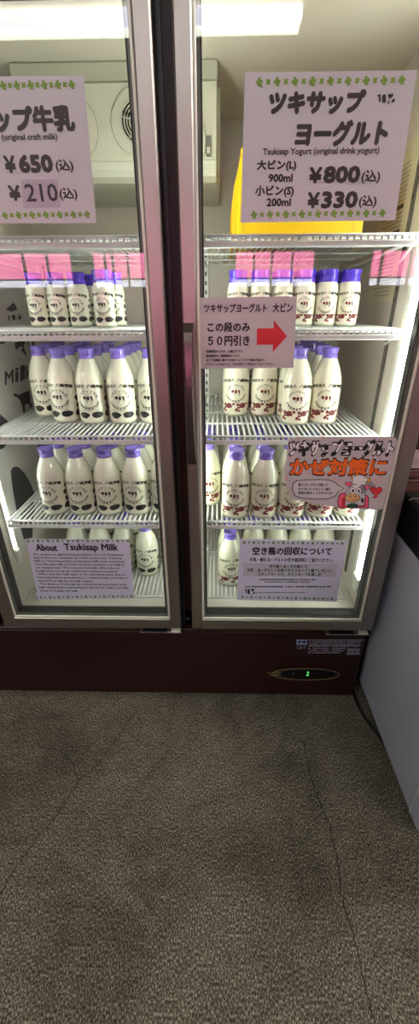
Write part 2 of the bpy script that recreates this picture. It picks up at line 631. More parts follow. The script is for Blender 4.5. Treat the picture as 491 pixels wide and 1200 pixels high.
# ================================================================== THE GLASS-DOOR FRIDGE
HX = 0.62          # half width
HL = 0.80          # the body runs on past the left door
LX = 0.575         # half width inside
YB = 0.72          # back of the inside
ZC = 1.885         # inside ceiling
ZF = 0.43          # inside floor
fr = thing('display_fridge', 'tall maroon two-door glass refrigerator lit from inside', 'refrigerator', (0, 0, 0))
mb = MB()
mb.box(-HL, -HL + 0.012, 0.046, 0.79, 0.03, 2.02, M['maroon'])
mb.box(HX - 0.012, HX, 0.046, 0.79, 0.03, 2.02, M['maroon'])
mb.box(-HL, HX, 0.778, 0.79, 0.03, 2.02, M['maroon'])
mb.box(-HL, HX, 0.046, 0.79, 2.01, 2.02, M['maroon'])
mb.box(-HL, HX, 0.044, 0.075, 1.90, 2.02, M['maroon'])
for a, b in ((-HL, -LX), (LX, HX)):
    mb.box(a, b, 0.046, 0.06, 0.36, 1.90, M['maroon'])
mb.box(-HL, HX, 0.046, 0.06, 0.355, 0.425, M['maroon'])
mb.build('cabinet', fr)
mb = MB()
mb.box(-HL, HX, 0.036, 0.06, 0.022, 0.338, M['maroon'], 0.004)
mb.box(-HL, HX, 0.030, 0.06, 0.340, 0.354, M['maroon'], 0.004)
kp = mb.build('kick_panel', fr)
mb = MB(); mb.box(-HL + .01, HX - .01, 0.055, 0.5, 0.0, 0.03, M['plinth']); mb.build('plinth', fr)
# liner
mb = MB()
mb.box(-LX, LX, YB, YB + 0.03, ZF, 1.76, M['liner'])
mb.box(-LX, LX, YB, YB + 0.03, 1.7605, ZC, M['liner'])
for s in (-1, 1):
    a, b = sorted((s * LX, s * (HX - 0.013)))
    mb.box(a, b, 0.06, YB + 0.03, 0.40, 1.93, M['liner'])
mb.box(-LX, LX, 0.06, YB + 0.03, ZC, 1.93, M['liner'])
mb.box(-LX, LX, 0.06, YB + 0.03, 0.40, ZF, M['liner'])
mb.build('liner', fr)
mb = MB()
mb.box(-0.042, 0.042, 0.046, 0.088, 0.36, 1.90, M['maroon'], 0.004)
mb.box(-0.014, -0.006, 0.038, 0.046, 0.36, 1.90, M['black'])
mb.build('centre_post', fr)
# inside lamps: bars that shine inwards from the front corners, a tube behind the centre post
for sgn, ya, yb, yc, zb_ in ((1, 0.050, 0.092, 0.122, 0.560), (-1, 0.088, 0.104, 0.112, 0.640)):
    mb = MB()
    a, b = sorted((sgn * 0.5665, sgn * 0.575))
    mb.box(a, b, ya - .003, yb + .002, zb_ - .004, 1.845, M['tubehousing'])
    a, b = sorted((sgn * 0.567, sgn * 0.575))
    mb.box(a, b, yb + .004, yc, zb_ - .05, 1.86, M['tubehousing'], 0.002)
    a, b = sorted((sgn * 0.560, sgn * 0.575))
    mb.box(a, b, ya, yb + .012, zb_ - 0.042, zb_ - .006, M['tubehousing'], 0.004)
    mb.box(a, b, ya + .008, yb + .004, zb_ - 0.062, zb_ - .040, M['tubehousing'], 0.003)
    fx = mb.build('lamp_holder', fr)
    mb = MB()
    a, b = sorted((sgn * 0.5645, sgn * 0.566))
    mb.box(a, b, ya, yb, zb_, 1.84, M['tube'])
    mb.build('light_bar', fx)
mb = MB()
mb.box(-0.03, 0.03, 0.088, 0.095, 0.50, 1.87, M['tubehousing'], 0.002)
for z in (0.545, 1.845):
    mb.box(-0.017, 0.009, 0.094, 0.125, z - 0.022, z + 0.022, M['tubehousing'], 0.004)
fx = mb.build('lamp_holder', fr)
mb = MB(); mb.tube([(-0.004, 0.107, 0.567), (-0.004, 0.107, 1.823)], 0.011, M['tube'], 12); mb.build('tube', fx)
# slotted shelf standards
for (x, y, ax) in ((-0.553, YB - 0.006, 'x'), (-0.06, YB - 0.006, 'x'), (0.054, YB - 0.006, 'x'), (0.52, YB - 0.006, 'x'),
                   (LX - 0.004, 0.205, 'y'), (-LX + 0.004, 0.205, 'y')):
    mb = MB()
    if ax == 'x':
        mb.box(x - 0.012, x + 0.012, y, YB - 0.0005, 0.48, 1.575, M['strip'], 0.002)
        z = 0.52
        while z < 1.56:
            mb.box(x - 0.003, x + 0.003, y - 0.0006, y + 0.001, z, z + 0.014, M['slot'])
            z += 0.03
    else:
        s = 1 if x > 0 else -1
        zt_ = 1.80 if s > 0 else 0.598
        a, b = sorted((s * (LX - 0.005), s * (LX - 0.0005)))
        mb.box(a, b, y - 0.008, y + 0.008, 0.48, zt_, M['clip'], 0.001)
        z = 0.53
        while z < zt_ - .02:
            a, b = sorted((s * (LX - 0.0056), s * (LX - 0.004)))
            mb.box(a, b, y - 0.004, y + 0.004, z, z + 0.010, M['slot'])
            z += 0.055
    mb.build('shelf_standard', fr)
# cooling unit
EY = 0.34
mb = MB()
mb.box(-0.42, 0.096, EY + 0.02, YB - 0.002, 1.845, ZC - 0.001, M['cover'], 0.003)
mb.box(-0.42, 0.104, EY + 0.05, YB - 0.002, 1.66, 1.845, M['cover'], 0.003)
cu = mb.build('cooling_unit', fr)
mb = MB()
pr = [(EY + 0.004, 1.838), (EY + 0.03, 1.843), (EY + 0.10, 1.843), (EY + 0.10, 1.650), (EY + 0.02, 1.646), (EY + 0.004, 1.656), (EY - 0.002, 1.668), (EY - 0.002, 1.685), (EY + 0.003, 1.690)]
mb.prism(pr, lambda u, v: (-0.42, u, v), lambda u, v: (0.094, u, v), M['cover'])
cv = mb.build('fan_cover', fr)
for px_, py_ in ((164, 143), (82, 150)):
    c = atY(px_, py_, EY)
    mb = MB()
    y0 = EY + 0.002
    ring = [(c.x + 0.073 * math.cos(2 * PI * k / 32), y0, c.z + 0.068 * math.sin(2 * PI * k / 32)) for k in range(32)]
    mb.tube(ring, 0.0022, M['cover'], 6, True)
    # dished hub plate and dark opening
    vs, fs = [], []
    for rr, yy in ((0.071, EY + 0.0035), (0.062, EY + 0.0015), (0.047, EY + 0.0005)):
        vs += [(c.x + rr * math.cos(2 * PI * k / 32), yy, c.z + rr * .94 * math.sin(2 * PI * k / 32)) for k in range(32)]
    for a in range(2):
        for k in range(32):
            fs.append((a * 32 + k, a * 32 + (k + 1) % 32, a * 32 + 32 + (k + 1) % 32, a * 32 + 32 + k))
    mb.add(vs, fs, M['cover'], True)
    fg = mb.build('fan_ring', cv)
    mb = MB(); mb.lathe([(0, 0), (0.047, 0), (0.047, 0.004), (0, 0.004)], M['darkhole'], 32)
    for i in range(len(mb.v)):
        vx, vy, vz = mb.v[i]; mb.v[i] = (c.x + vx, EY - 0.0005 + vz, c.z + vy * .94)
    mb.build('fan_opening', cv)
    mb = MB()
    for rr in (0.047, 0.040, 0.033, 0.026, 0.019):
        mb.tube([(c.x + rr * math.cos(2 * PI * k / 32), EY - 0.003, c.z + rr * .94 * math.sin(2 * PI * k / 32)) for k in range(32)], 0.0016, M['cover'], 5, True)
    for k in range(6):
        a = PI / 6 + k * PI / 3 + 0.3
        mb.tube([(c.x + 0.012 * math.cos(a), EY - 0.003, c.z + 0.012 * math.sin(a)), (c.x + 0.047 * math.cos(a), EY - 0.003, c.z + 0.045 * math.sin(a))], 0.0016, M['cover'], 5)
    mb.lathe([(0, -.002), (0.013, -.002), (0.013, .002), (0, .002)], M['cover'], 16)
    for i in range(len(mb.v) - 64, len(mb.v)):
        vx, vy, vz = mb.v[i]; mb.v[i] = (c.x + vx, EY - 0.003 + vz, c.z + vy)
    mb.build('fan_guard', cv)
# drain and label block on the end of the cover
mb = MB()
mb.tube([(0.062, EY - .003, 1.70), (0.064, EY - .004, 1.73), (0.058, EY - .004, 1.76)], 0.004, M['cover'], 6)
mb.box(0.068, 0.080, EY - .006, EY + .001, 1.695, 1.735, M['clip'])
mb.box(0.070, 0.078, EY - .007, EY, 1.70, 1.712, M['cover'])
mb.build('drain_fitting', cv)

# doors
DZ0, DZ1 = 0.383, 1.90
GZ0, GZ1 = 0.424, 1.85


def door(side):
    if side > 0:
        x0, x1, g0, g1 = 0.0185, 0.619, 0.053, 0.577
    else:
        x0, x1, g0, g1 = -0.619, -0.0185, -0.577, -0.053
    mb = MB()
    b = 0.0035
    mb.box(x0, g0, 0.0, 0.042, DZ0, DZ1, M['steel'], b)
    mb.box(g1, x1, 0.0, 0.042, DZ0, DZ1, M['steel'], b)
    mb.box(g0 - 0.0005, g1 + 0.0005, 0.0005, 0.0415, DZ0 + .0003, GZ0, M['steel'], 0.002)
    mb.box(g0 - 0.0005, g1 + 0.0005, 0.0005, 0.0415, GZ1, DZ1 - .0003, M['steel'], 0.002)
    d = mb.build('door', fr)
    mb = MB()
    mb.box(g0, g1, 0.010, 0.0145, GZ0, GZ1, M['glass'])
    mb.build('pane', d)
    mb = MB()
    w = 0.0065
    for (a0, a1, c0, c1) in ((g0, g0 + w, GZ0, GZ1), (g1 - w, g1, GZ0, GZ1), (g0 + w, g1 - w, GZ0, GZ0 + w), (g0 + w, g1 - w, GZ1 - w, GZ1)):
        mb.box(a0, a1, 0.003, 0.0098, c0, c1, M['bead'], 0.0015)
    mb.build('glazing_bead', d)

    def ring(a, b, ya, yb, material, name):
        m = MB()
        for (a0, a1, c0, c1) in ((g0 + a, g0 + b, GZ0 + a, GZ1 - a), (g1 - b, g1 - a, GZ0 + a, GZ1 - a), (g0 + b, g1 - b, GZ0 + a, GZ0 + b), (g0 + b, g1 - b, GZ1 - b, GZ1 - a)):
            m.box(a0, a1, ya, yb, c0, c1, material)
        m.build(name, d)
    ring(0.0002, 0.0125, 0.0148, 0.034, M['spacer'], 'spacer')
    ring(0.0127, 0.0160, 0.0148, 0.040, M['rubber'], 'gasket')
    return d


dl, dr = door(-1), door(1)
# pull handle on the right door: flat bar bowed away from the stile
mb = MB()
zt, zb = 1.312, 0.972
N = 18
vs, fs = [], []
for i in range(N + 1):
    t = i / N
    z = zt + (zb - zt) * t
    bow = -0.003 - 0.030 * math.sin(PI * min(1, max(0, t))) ** 0.45
    hw = 0.0135 - 0.0045 * math.sin(PI * t) ** 0.7
    xc = 0.0325 + 0.0025 * t
    for (dx, dy) in ((-hw, 0.003), (-hw + .002, -0.002), (hw - .002, -0.002), (hw, 0.003), (hw - .003, 0.006), (-hw + .003, 0.006)):
        vs.append((xc + dx, bow + dy - 0.004, z))
for i in range(N):
    for k in range(6):
        fs.append((i * 6 + k, i * 6 + (k + 1) % 6, i * 6 + 6 + (k + 1) % 6, i * 6 + 6 + k))
fs += [tuple(range(6)), tuple(N * 6 + k for k in range(6))]
mb.add(vs, fs, M['handle'], False)
mb.build('handle', dr)
# the left door's bottom hinge plates
for x0, x1 in ((-0.16, -0.018), (0.47, 0.612)):
    mb = MB()
    mb.box(x0, x1, 0.002, 0.046, 0.3605, 0.3668, M['steel'], 0.001)
    mb.box(x1 - .035, x1 - .004, -0.001, 0.02, 0.3668, 0.3715, M['bead'], 0.001)
    mb.box(x0 + .01, x1 - .05, -0.0005, 0.03, 0.3668, 0.3700, M['black'], 0.001)
    mb.tube([((x0 + x1) / 2 + .05, 0.025, 0.356), ((x0 + x1) / 2 + .05, 0.025, 0.386)], 0.006, M['steel'], 10)
    mb.build('hinge', fr)
mb = MB(); mb.box(-0.004, 0.010, 0.036, 0.046, 0.385, 0.397, M['black'], 0.002); mb.build('latch_stud', fr)
# display oval on the kick panel
PY = 0.0355
c = atY(358, 789.5, PY)
mb = MB()
hw, hh = 0.124, 0.0295
el = [(c.x + hw * math.copysign(abs(math.cos(2 * PI * k / 40)) ** 0.9, math.cos(2 * PI * k / 40)), c.z + hh * math.sin(2 * PI * k / 40)) for k in range(40)]
mb.prism(el, lambda u, v: (u, PY - 0.003, v), lambda u, v: (u, PY + 0.001, v), M['plinth'])
el2 = [(c.x + 0.008 + 0.80 * (u - c.x), c.z + 0.78 * (v - c.z)) for u, v in el]
mb.prism(el2, lambda u, v: (u, PY - 0.0042, v), lambda u, v: (u, PY - 0.002, v), M['panel_black'])
ring = [(u, PY - 0.003, v) for u, v in el]
mb.tube(ring, 0.0012, M['gold'], 5, True)
dp = mb.build('display', fr)
mb = MB(); px_text(mb, '2', 359, 362.3, 787, 791.8, M['led'], 0.0003, PY - 0.0046); mb.build('digit', dp)
mb = MB()
squiggles(mb, 313, 329, 788.5, 1.6, M['gold'], 5, PY - 0.0036, 0.95)
px_rect(mb, 316, 328, 790.6, 791.6, M['gold'], PY - 0.0036)
squiggles(mb, 342, 350, 789.5, 1.2, M['stickprint'], 6, PY - 0.0046, 0.6)
mb.build('marking', dp)
# printed stickers at the panel's right end
mb = MB()
px_rect(mb, 347.5, 360, 749.5, 755.5, M['stickblue'], PY - .0004)
px_rect(mb, 349.5, 352.5, 751, 753.5, M['maroon'], PY - .0008)
px_rect(mb, 354, 358.5, 751, 753.5, M['maroon'], PY - .0008)
for i in range(3):
    squiggles(mb, 348, 359, 757 + i * 1.5, 0.9, M['stickprint'], 20 + i, PY - .0006)
for i, (yy, a, b) in enumerate(((752, 362, 423), (754.6, 362, 422), (757.2, 362, 421), (759.8, 361, 405), (762.4, 361, 403), (764.8, 361, 400))):
    squiggles(mb, a, b, yy, 1.6, M['stickprint'], 30 + i, PY - .0006, 0.92)
for (a, b, c0, d) in ((361, 426, 749.6, 750.3), (361, 425, 756, 756.4), (406, 422, 760, 760.6), (406, 422, 766.5, 767.2)):
    px_rect(mb, a, b, c0, d, M['stickprint'], PY - .0006)
for i in range(3):
    squiggles(mb, 407, 421, 761.8 + i * 1.8, 1.6, M['stickprint'], 50 + i, PY - .0006, 0.98)
mb.build('rating_sticker', fr)

# ------------------------------------------------------------------ wire shelves
SH = [(1.490, 'top'), (1.297, 'second'), (1.030, 'third'), (0.760, 'fourth')]
YF = 0.068


def wire_shelf(x0, x1, z, label, back=0.68):
    t = thing('wire_shelf', label, 'shelf', (0, 0, z), 'white wire shelves in the fridge')
    w = 0.0031
    mb = MB()
    n = int(round((x1 - x0) / 0.0152))
    for i in range(n + 1):
        x = x0 + (x1 - x0) * i / n
        mb.tube([(x, back, -w), (x, YF + 0.006, -w), (x, YF, -w - 0.003), (x, YF - 0.001, -0.020)], w, M['wire'], 5)
    mb.build('wires', t)
    mb = MB()
    for y in (YF + 0.012, 0.22, 0.37, 0.52, back):
        mb.tube([(x0 - .002, y, -0.0075), (x1 + .002, y, -0.0075)], 0.0029, M['wire'], 6)
    for x in (x0 - .003, x1 + .003):
        mb.tube([(x, YF, -0.0065), (x, back, -0.0065)], 0.0031, M['wire'], 6)
    mb.build('cross_rods', t)
    mb = MB()
    mb.box(x0 - .004, x1 + .004, YF - 0.0055, YF + 0.001, -0.0265, -0.014, M['wire'], 0.002)
    mb.tube([(x0 - .003, YF - 0.001, -0.004), (x1 + .003, YF - 0.001, -0.004)], 0.0029, M['wire'], 6)
    mb.build('front_rail', t)
    for x in (x0 - 0.006, x1 + 0.006):
        mb = MB()
        mb.tube([(x, YF + .01, -0.012), (x, 0.35, -0.022), (x, 0.69, -0.030), (x, 0.705, -0.012)], 0.004, M['wire'], 6)
        mb.build('bracket', t)
        wall = abs(x) > 0.3
        s = 1 if x > 0 else -1
        mb = MB()
        if wall:
            mb.tube([(x, YF + .012, -0.012), (s * 0.562, 0.185, -0.045), (s * 0.566, 0.200, -0.045)], 0.0032, M['bead'], 6)
        else:
            mb.box(x - .008 - .004, x + .008 - .004, 0.698, 0.714, -0.046, -0.012, M['clip'], 0.002)
        mb.build('clip', t)
    return t


for z, nm in SH:
    wire_shelf(-0.548, -0.036, z, '%s white wire shelf from the top behind the left door' % nm if nm != 'top' else 'topmost white wire shelf behind the left door')
    wire_shelf(0.040, 0.541, z, '%s white wire shelf from the top behind the right door' % nm if nm != 'top' else 'topmost white wire shelf behind the right door')
# ribbed floor racks
for s, lab in ((-1, 'left'), (1, 'right')):
    t = thing('floor_rack', 'white ribbed rack on the fridge floor behind the %s door' % lab, 'rack', (0, 0, ZF), 'white racks on the fridge floor')
    a, b = (-0.545, -0.04) if s < 0 else (0.045, 0.543)
    mb = MB()
    n = 33
    for i in range(n + 1):
        x = a + (b - a) * i / n
        mb.tube([(x, 0.105, 0.0045), (x, 0.70, 0.0045)], 0.0038, M['wire'], 6)
    mb.build('wires', t)
    mb = MB()
    for y in (0.105, 0.40, 0.70):
        mb.tube([(a - .003, y, 0.0035), (b + .003, y, 0.0035)], 0.0034, M['wire'], 6)
    mb.build('cross_rods', t)
ZR = ZF + 0.0085

# ------------------------------------------------------------------ bottles
BIG = dict(H=0.212, R=0.0428,
           body=[(0.032, 0.0030), (0.0372, 0.0036), (0.0408, 0.0075), (0.0423, 0.0135), (0.0428, 0.022), (0.0428, 0.105), (0.0423, 0.118), (0.0405, 0.131), (0.0371, 0.144), (0.0327, 0.157), (0.0282, 0.168), (0.0240, 0.177), (0.0208, 0.184), (0.0197, 0.188), (0.0, 0.189)],
           cap=[(0.0203, 0.1842), (0.0216, 0.1850), (0.0218, 0.1925), (0.0198, 0.1942), (0.0196, 0.1965), (0.0212, 0.2010), (0.0228, 0.2050), (0.0232, 0.2085), (0.0225, 0.2112), (0.0206, 0.2120), (0.0199, 0.2106), (0.0, 0.2104)])
SMALL = dict(H=0.133, R=0.0290,
             body=[(0.021, 0.002), (0.025, 0.0024), (0.0278, 0.005), (0.0288, 0.010), (0.0290, 0.016), (0.0290, 0.076), (0.0284, 0.086), (0.0268, 0.096), (0.0240, 0.104), (0.0215, 0.109), (0.0, 0.110)],
             cap=[(0.0225, 0.1040), (0.0240, 0.1046), (0.0242, 0.1120), (0.0222, 0.1155), (0.0220, 0.1190), (0.0238, 0.1250), (0.0244, 0.1300), (0.0236, 0.1326), (0.0215, 0.1330), (0.0207, 0.1318), (0.0, 0.1316)])


def cow_outline():
    """a standing cow seen from the side, head to the left"""
    return [(-.50, .20), (-.47, .30), (-.40, .33), (-.38, .40), (-.33, .36), (-.26, .34), (-.10, .32), (.15, .33), (.38, .35), (.45, .30), (.47, .05),
            (.46, -.22), (.48, -.40), (.40, -.40), (.38, -.20), (.32, -.02), (.10, -.06), (-.10, -.05), (-.13, -.22), (-.12, -.40), (-.20, -.40), (-.22, -.15), (-.27, .05), (-.33, .16), (-.42, .15)]


def blob(rng, rx, rz, n=9):
    return [((rx * rng.uniform(.8, 1.1)) * math.cos(2 * PI * k / n), (rz * rng.uniform(.78, 1.1)) * math.sin(2 * PI * k / n)) for k in range(n)]


def bottle_print(kind, S):
    """the print wrapped round the glass; u is arc length from the front, z height (for the large size)"""
    k = 1.0 if S is BIG else S['R'] / BIG['R']
    kz = 1.0 if S is BIG else 0.70
    R = S['R'] + 0.0004
    mb = MB()
    ink = M['ink'] if kind == 'milk' else M['ink']
    acc = M['ink'] if kind == 'milk' else M['red_ink']

    def wrap(u, z):
        th = u * k / R
        return (R * math.sin(th), -R * math.cos(th), z * kz)

    def put(vs, fs, f, material):
        mb.add([wrap(*f(*v)) for v in vs], fs, material)

    def poly(pts, material):
        # rings towards the middle, so that the shape follows the curve of the glass
        cu = sum(p[0] for p in pts) / len(pts)
        cz = sum(p[1] for p in pts) / len(pts)
        n = len(pts)
        if max(abs(p[0] - cu) for p in pts) < 0.003:
            mb.add([wrap(*p) for p in pts], [tuple(range(n))], material)
            return
        vs = [wrap(cu, cz)]
        lv = (0.25, 0.5, 0.75, 1.0)
        for q in lv:
            vs += [wrap(cu + (p[0] - cu) * q, cz + (p[1] - cz) * q) for p in pts]
        fs = [(0, i + 1, (i + 1) % n + 1) for i in range(n)]
        for a in range(len(lv) - 1):
            for i in range(n):
                fs.append((1 + a * n + i, 1 + a * n + n + i, 1 + a * n + n + (i + 1) % n, 1 + a * n + (i + 1) % n))
        mb.add(vs, fs, material)

    def line(body, u0, u1, z0, z1, material, bold):
        vs, fs = glyphs(body, 1)
        a, b, c, d = bbox(vs)
        for o in ([(0, 0)] + ([(bold, 0), (-bold, 0), (0, bold), (0, -bold)] if bold else [])):
            put(vs, fs, lambda x, y: (u0 + (x - a) / (b - a) * (u1 - u0) + o[0], z0 + (y - c) / (d - c) * (z1 - z0) + o[1] - 0.011 * (1 - math.cos((u0 + (x - a) / (b - a) * (u1 - u0)) / 0.0428))), material)

    def arc(body, ru, rz, a0, a1, size, material, bold, inward):
        n = len(body)
        for i, ch in enumerate(body):
            an = a0 + (a1 - a0) * i / (n - 1)
            vs, fs = glyphs(ch, 1)
            if not vs:
                continue
            tx, tz = -ru * math.sin(an), rz * math.cos(an)
            rot = math.atan2(tz, tx) + (PI if not inward else 0)
            cx, cz = ru * math.cos(an), CZ + rz * math.sin(an)
            for o in ((0, 0), (bold, 0), (0, bold), (-bold, 0)):
                put(vs, fs, lambda x, y: (cx + size * ((x - .47) * math.cos(rot) - (y - .36) * math.sin(rot)) + o[0],
                                          cz + size * ((x - .47) * math.sin(rot) + (y - .36) * math.cos(rot)) + o[1]), material)
    CZ = 0.0735
    line('学校法人', -0.050, -0.006, 0.1090, 0.1185, ink, 0.0003)
    line('八紘学園', 0.003, 0.050, 0.1090, 0.1185, ink, 0.0006)
    arc('ツキサップ牛乳' if kind == 'milk' else 'ツキサップヨーグルト', 0.0275, 0.0245, math.radians(158), math.radians(22), 0.0095 if kind == 'milk' else 0.0080, ink, 0.0002, False)
    arc('北海道農業専門学校', 0.0315, 0.0255, math.radians(200), math.radians(340), 0.0082, ink, 0.0002, True)
    # little cow: dark patches joined by a back line
    sc = 0.0275
    for sub in ([(-.56, .10), (-.52, .26), (-.40, .36), (-.24, .34), (-.18, .16), (-.30, -.02), (-.42, .04)], [(-.12, .34), (.14, .35), (.16, .05), (.04, -.12), (-.12, .02)], [(.22, .34), (.47, .34), (.50, -.10), (.42, -.16), (.32, .06)]):
        poly([(u * sc, CZ + .001 + v * sc) for u, v in sub], acc)
    for (u, v) in ((-.24, -.3), (-.1, -.3), (.28, -.3), (.42, -.3)):
        poly([(u * sc - .0004, CZ + v * sc), (u * sc + .0004, CZ + v * sc), (u * sc + .0004, CZ + .1 * sc), (u * sc - .0004, CZ + .1 * sc)], ink)
    rg = random.Random(11)
    u = -0.027
    while u < 0.027:
        w = rg.uniform(.0006, .0016)
        poly([(u, .0420), (u + w, .0420), (u + w, .0434), (u, .0434)], ink if kind == 'milk' else acc)
        u += w + .0007
    for a in range(9):
        u = -0.006 + a * .0014
        poly([(u, .0885), (u + .0009, .0885), (u + .0009, .0897), (u, .0897)], ink)
    rg = random.Random(23)
    if kind == 'milk':
        for c_u, c_z, rx, rz in ((-0.0195, .0285, .0190, .0108), (0.0225, .029, .0190, .0108), (0.064, .028, .017, .011), (-0.061, .029, .017, .011), (0.105, .028, .018, .011), (-0.103, .028, .018, .011), (0.134, .029, .008, .008),
                                 (0.064, .050, .008, .008), (0.060, .073, .008, .009), (0.067, .094, .007, .006), (-0.066, .052, .008, .009), (-0.060, .076, .007, .007)):
            poly([(c_u + p, c_z + q) for p, q in blob(rg, rx, rz, 10)], M['ink'])
    else:
        for cu in (-0.108, -0.063, -0.018, 0.027, 0.072, 0.117):
            # rose head, stalk leaves and falling petals
            poly([(cu - .004 + p, .0345 + q) for p, q in blob(rg, .0120, .0090, 10)], M['red_ink'])
            poly([(cu + .011 + p, .0400 + q) for p, q in blob(rg, .0060, .0038, 7)], M['red_ink'])
            for du, dz, rr in ((.026, .038, .0058), (.021, .022, .0055), (.029, .019, .0042), (.026, .029, .0034), (-.016, .028, .0034), (.033, .030, .0030), (-.017, .040, .0026)):
                poly([(cu + du + p, dz + q) for p, q in blob(rg, rr, rr, 7)], M['red_ink'])
            for _ in range(7):
                a, b = rg.uniform(-.018, .026), rg.uniform(.010, .022)
                poly([(cu + a, b), (cu + a + .0014, b + .0003), (cu + a + .0007, b + .0016)], M['greyp'])
    return mb


def bottle_proto(kind, size):
    S = BIG if size == 'large' else SMALL
    liquid = M['milk'] if kind == 'milk' else M['yog']
    o = thing('milk_bottle' if kind == 'milk' else 'yogurt_bottle', 'bottle', 'bottle')
    mb = MB(); mb.lathe(S['body'], liquid, 32); b = mb.build('glass_body', o)
    R0 = S['body'][2][0]
    mb = MB(); mb.lathe([(0.0, 0.0005), (R0 * .80, 0.0), (R0 * .96, .0012), (R0 * 1.004, 0.0042), (R0 * 1.01, 0.0075), (R0 * .97, 0.0076)], M['foot'], 32); mb.build('foot', o)
    mb = MB()
    cm = M['cap'] if size == 'large' else M['cap_dark']
    mb.lathe(S['cap'], cm, 28)
    # pull tab and moulded ribs on the cap
    rr, zt_, zb_ = S['cap'][7][0], S['cap'][7][1], S['cap'][2][1]
    for a in (-0.55, 0.55, 2.6, 3.7):
        mb.box(-.0022, .0022, -.001, .001, zb_, zt_, cm, 0.0006)
        for i in range(len(mb.v) - 24, len(mb.v)):
            x, y, z = mb.v[i]
            y -= rr - .001
            mb.v[i] = (x * math.cos(a) - y * math.sin(a), x * math.sin(a) + y * math.cos(a), z)
    mb.build('cap', o)
    bottle_print(kind, S).build('print', o)
    return o


PROTO = {}


def put_bottle(kind, size, x, y, z, label, group, rot=None):
    key = (kind, size)
    if key not in PROTO:
        PROTO[key] = o = bottle_proto(kind, size)
    else:
        src = PROTO[key]
        o = src.copy()
        COL.objects.link(o)
        for ch in src.children:
            c = ch.copy()
            c.parent = o
            COL.objects.link(c)
    o.location = (x, y, z)
    o.rotation_euler = (0, 0, random.uniform(-0.16, 0.16) if rot is None else rot)
    o['label'] = label
    o['group'] = group
    return o


ORD = ['first', 'second', 'third', 'fourth', 'fifth', 'sixth', 'seventh', 'eighth']
DEEP = ['front', 'second', 'third', 'fourth', 'fifth']
PITCH = 0.0885
HIDE = set()


def rows_of(kind, size, z, cols, shelf, side, skip=()):
    what = {'milk': 'cow print milk bottle', 'yogurt': 'maroon print yogurt bottle'}[kind]
    adj = 'large' if size == 'large' else 'small'
    for ci, (x, y, n) in enumerate(cols):
        for d in range(n):
            key = (kind, shelf, ci, d)
            if key in SKIP:
                continue
            where = 'at the front' if d == 0 else '%s from the front' % DEEP[d]
            lab = '%s %s, %s column from left, %s, %s' % (adj, what, ORD[ci], where, shelf)
            p = PITCH if size == 'large' else 0.062
            put_bottle(kind, size, x + random.uniform(-.0005, .0005), y + d * p + (random.uniform(0, .002) if d else 0), z, lab,
                       '%s %s bottles on the %s' % (adj, kind, shelf))


SKIP = set()
rows_of('milk', 'small', 1.297, [(-0.405, 0.245, 1), (-0.345, 0.240, 1), (-0.286, 0.235, 1), (-0.262, 0.310, 1), (-0.196, 0.165, 1), (-0.188, 0.250, 1)], 'upper left shelf', -1)
rows_of('milk', 'large', 1.030, [(-0.4595, 0.312, 3), (-0.372, 0.236, 4), (-0.281, 0.219, 4), (-0.1895, 0.219, 4), (-0.099, 0.226, 1)], 'middle left shelf', -1)
rows_of('milk', 'large', 0.760, [(-0.418, 0.137, 3), (-0.330, 0.136, 3), (-0.2422, 0.137, 3), (-0.1545, 0.140, 3), (-0.0668, 0.147, 1)], 'lower left shelf', -1)
rows_of('milk', 'large', ZR, [(-0.437, 0.300, 2), (-0.347, 0.290, 2), (-0.256, 0.288, 2), (-0.163, 0.256, 1), (-0.088, 0.335, 1)], 'bottom left rack', -1)
rows_of('yogurt', 'small', 1.297, [(0.154, 0.205, 2), (0.213, 0.205, 2), (0.272, 0.205, 2), (0.331, 0.205, 2), (0.390, 0.205, 2), (0.449, 0.205, 2)], 'upper right shelf', 1)
rows_of('yogurt', 'large', 1.030, [(0.160, 0.320, 2), (0.250, 0.320, 2), (0.3345, 0.207, 3), (0.4228, 0.220, 5)], 'middle right shelf', 1)
rows_of('yogurt', 'large', 0.760, [(0.070, 0.214, 3), (0.1585, 0.120, 4), (0.2465, 0.122, 4), (0.3345, 0.126, 4), (0.4225, 0.130, 3), (0.5105, 0.138, 1)], 'lower right shelf', 1)
rows_of('yogurt', 'large', ZR, [(0.147, 0.200, 2), (0.240, 0.310, 1), (0.330, 0.310, 1), (0.4195, 0.312, 1), (0.509, 0.316, 1)], 'bottom right rack', 1)

# ------------------------------------------------------------------ yellow crate on the top shelf
cr = thing('crate', 'yellow plastic crate on the top shelf behind the yogurt price sign', 'crate', (0, 0, 1.490))
cx0, cx1, cy0, cy1, ch = 0.140, 0.470, 0.235, 0.62, 0.195
ZK = 0.125          # above this the ends lean inwards
front = [(cx0 + .001, 0.004), (cx1 - .001, 0.004), (cx1 - .001, ZK), (cx1 - .018, ch - .004), (cx0 + .018, ch - .004), (cx0 + .001, ZK)]
mb = MB()
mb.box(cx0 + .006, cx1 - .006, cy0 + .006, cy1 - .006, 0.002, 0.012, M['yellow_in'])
for y in (cy0 + .003, cy1 - .009):
    mb.prism(front, lambda u, v, y=y: (u, y, v), lambda u, v, y=y: (u, y + .006, v), M['yellow'])
for sg, xe in ((1, cx0), (-1, cx1)):
    q = [(xe, 0.002), (xe, ZK), (xe + sg * .018, ch), (xe + sg * .024, ch), (xe + sg * .006, ZK), (xe + sg * .006, 0.002)]
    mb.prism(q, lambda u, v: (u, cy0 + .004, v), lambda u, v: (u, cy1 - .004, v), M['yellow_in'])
mb.build('walls', cr)
mb = MB()
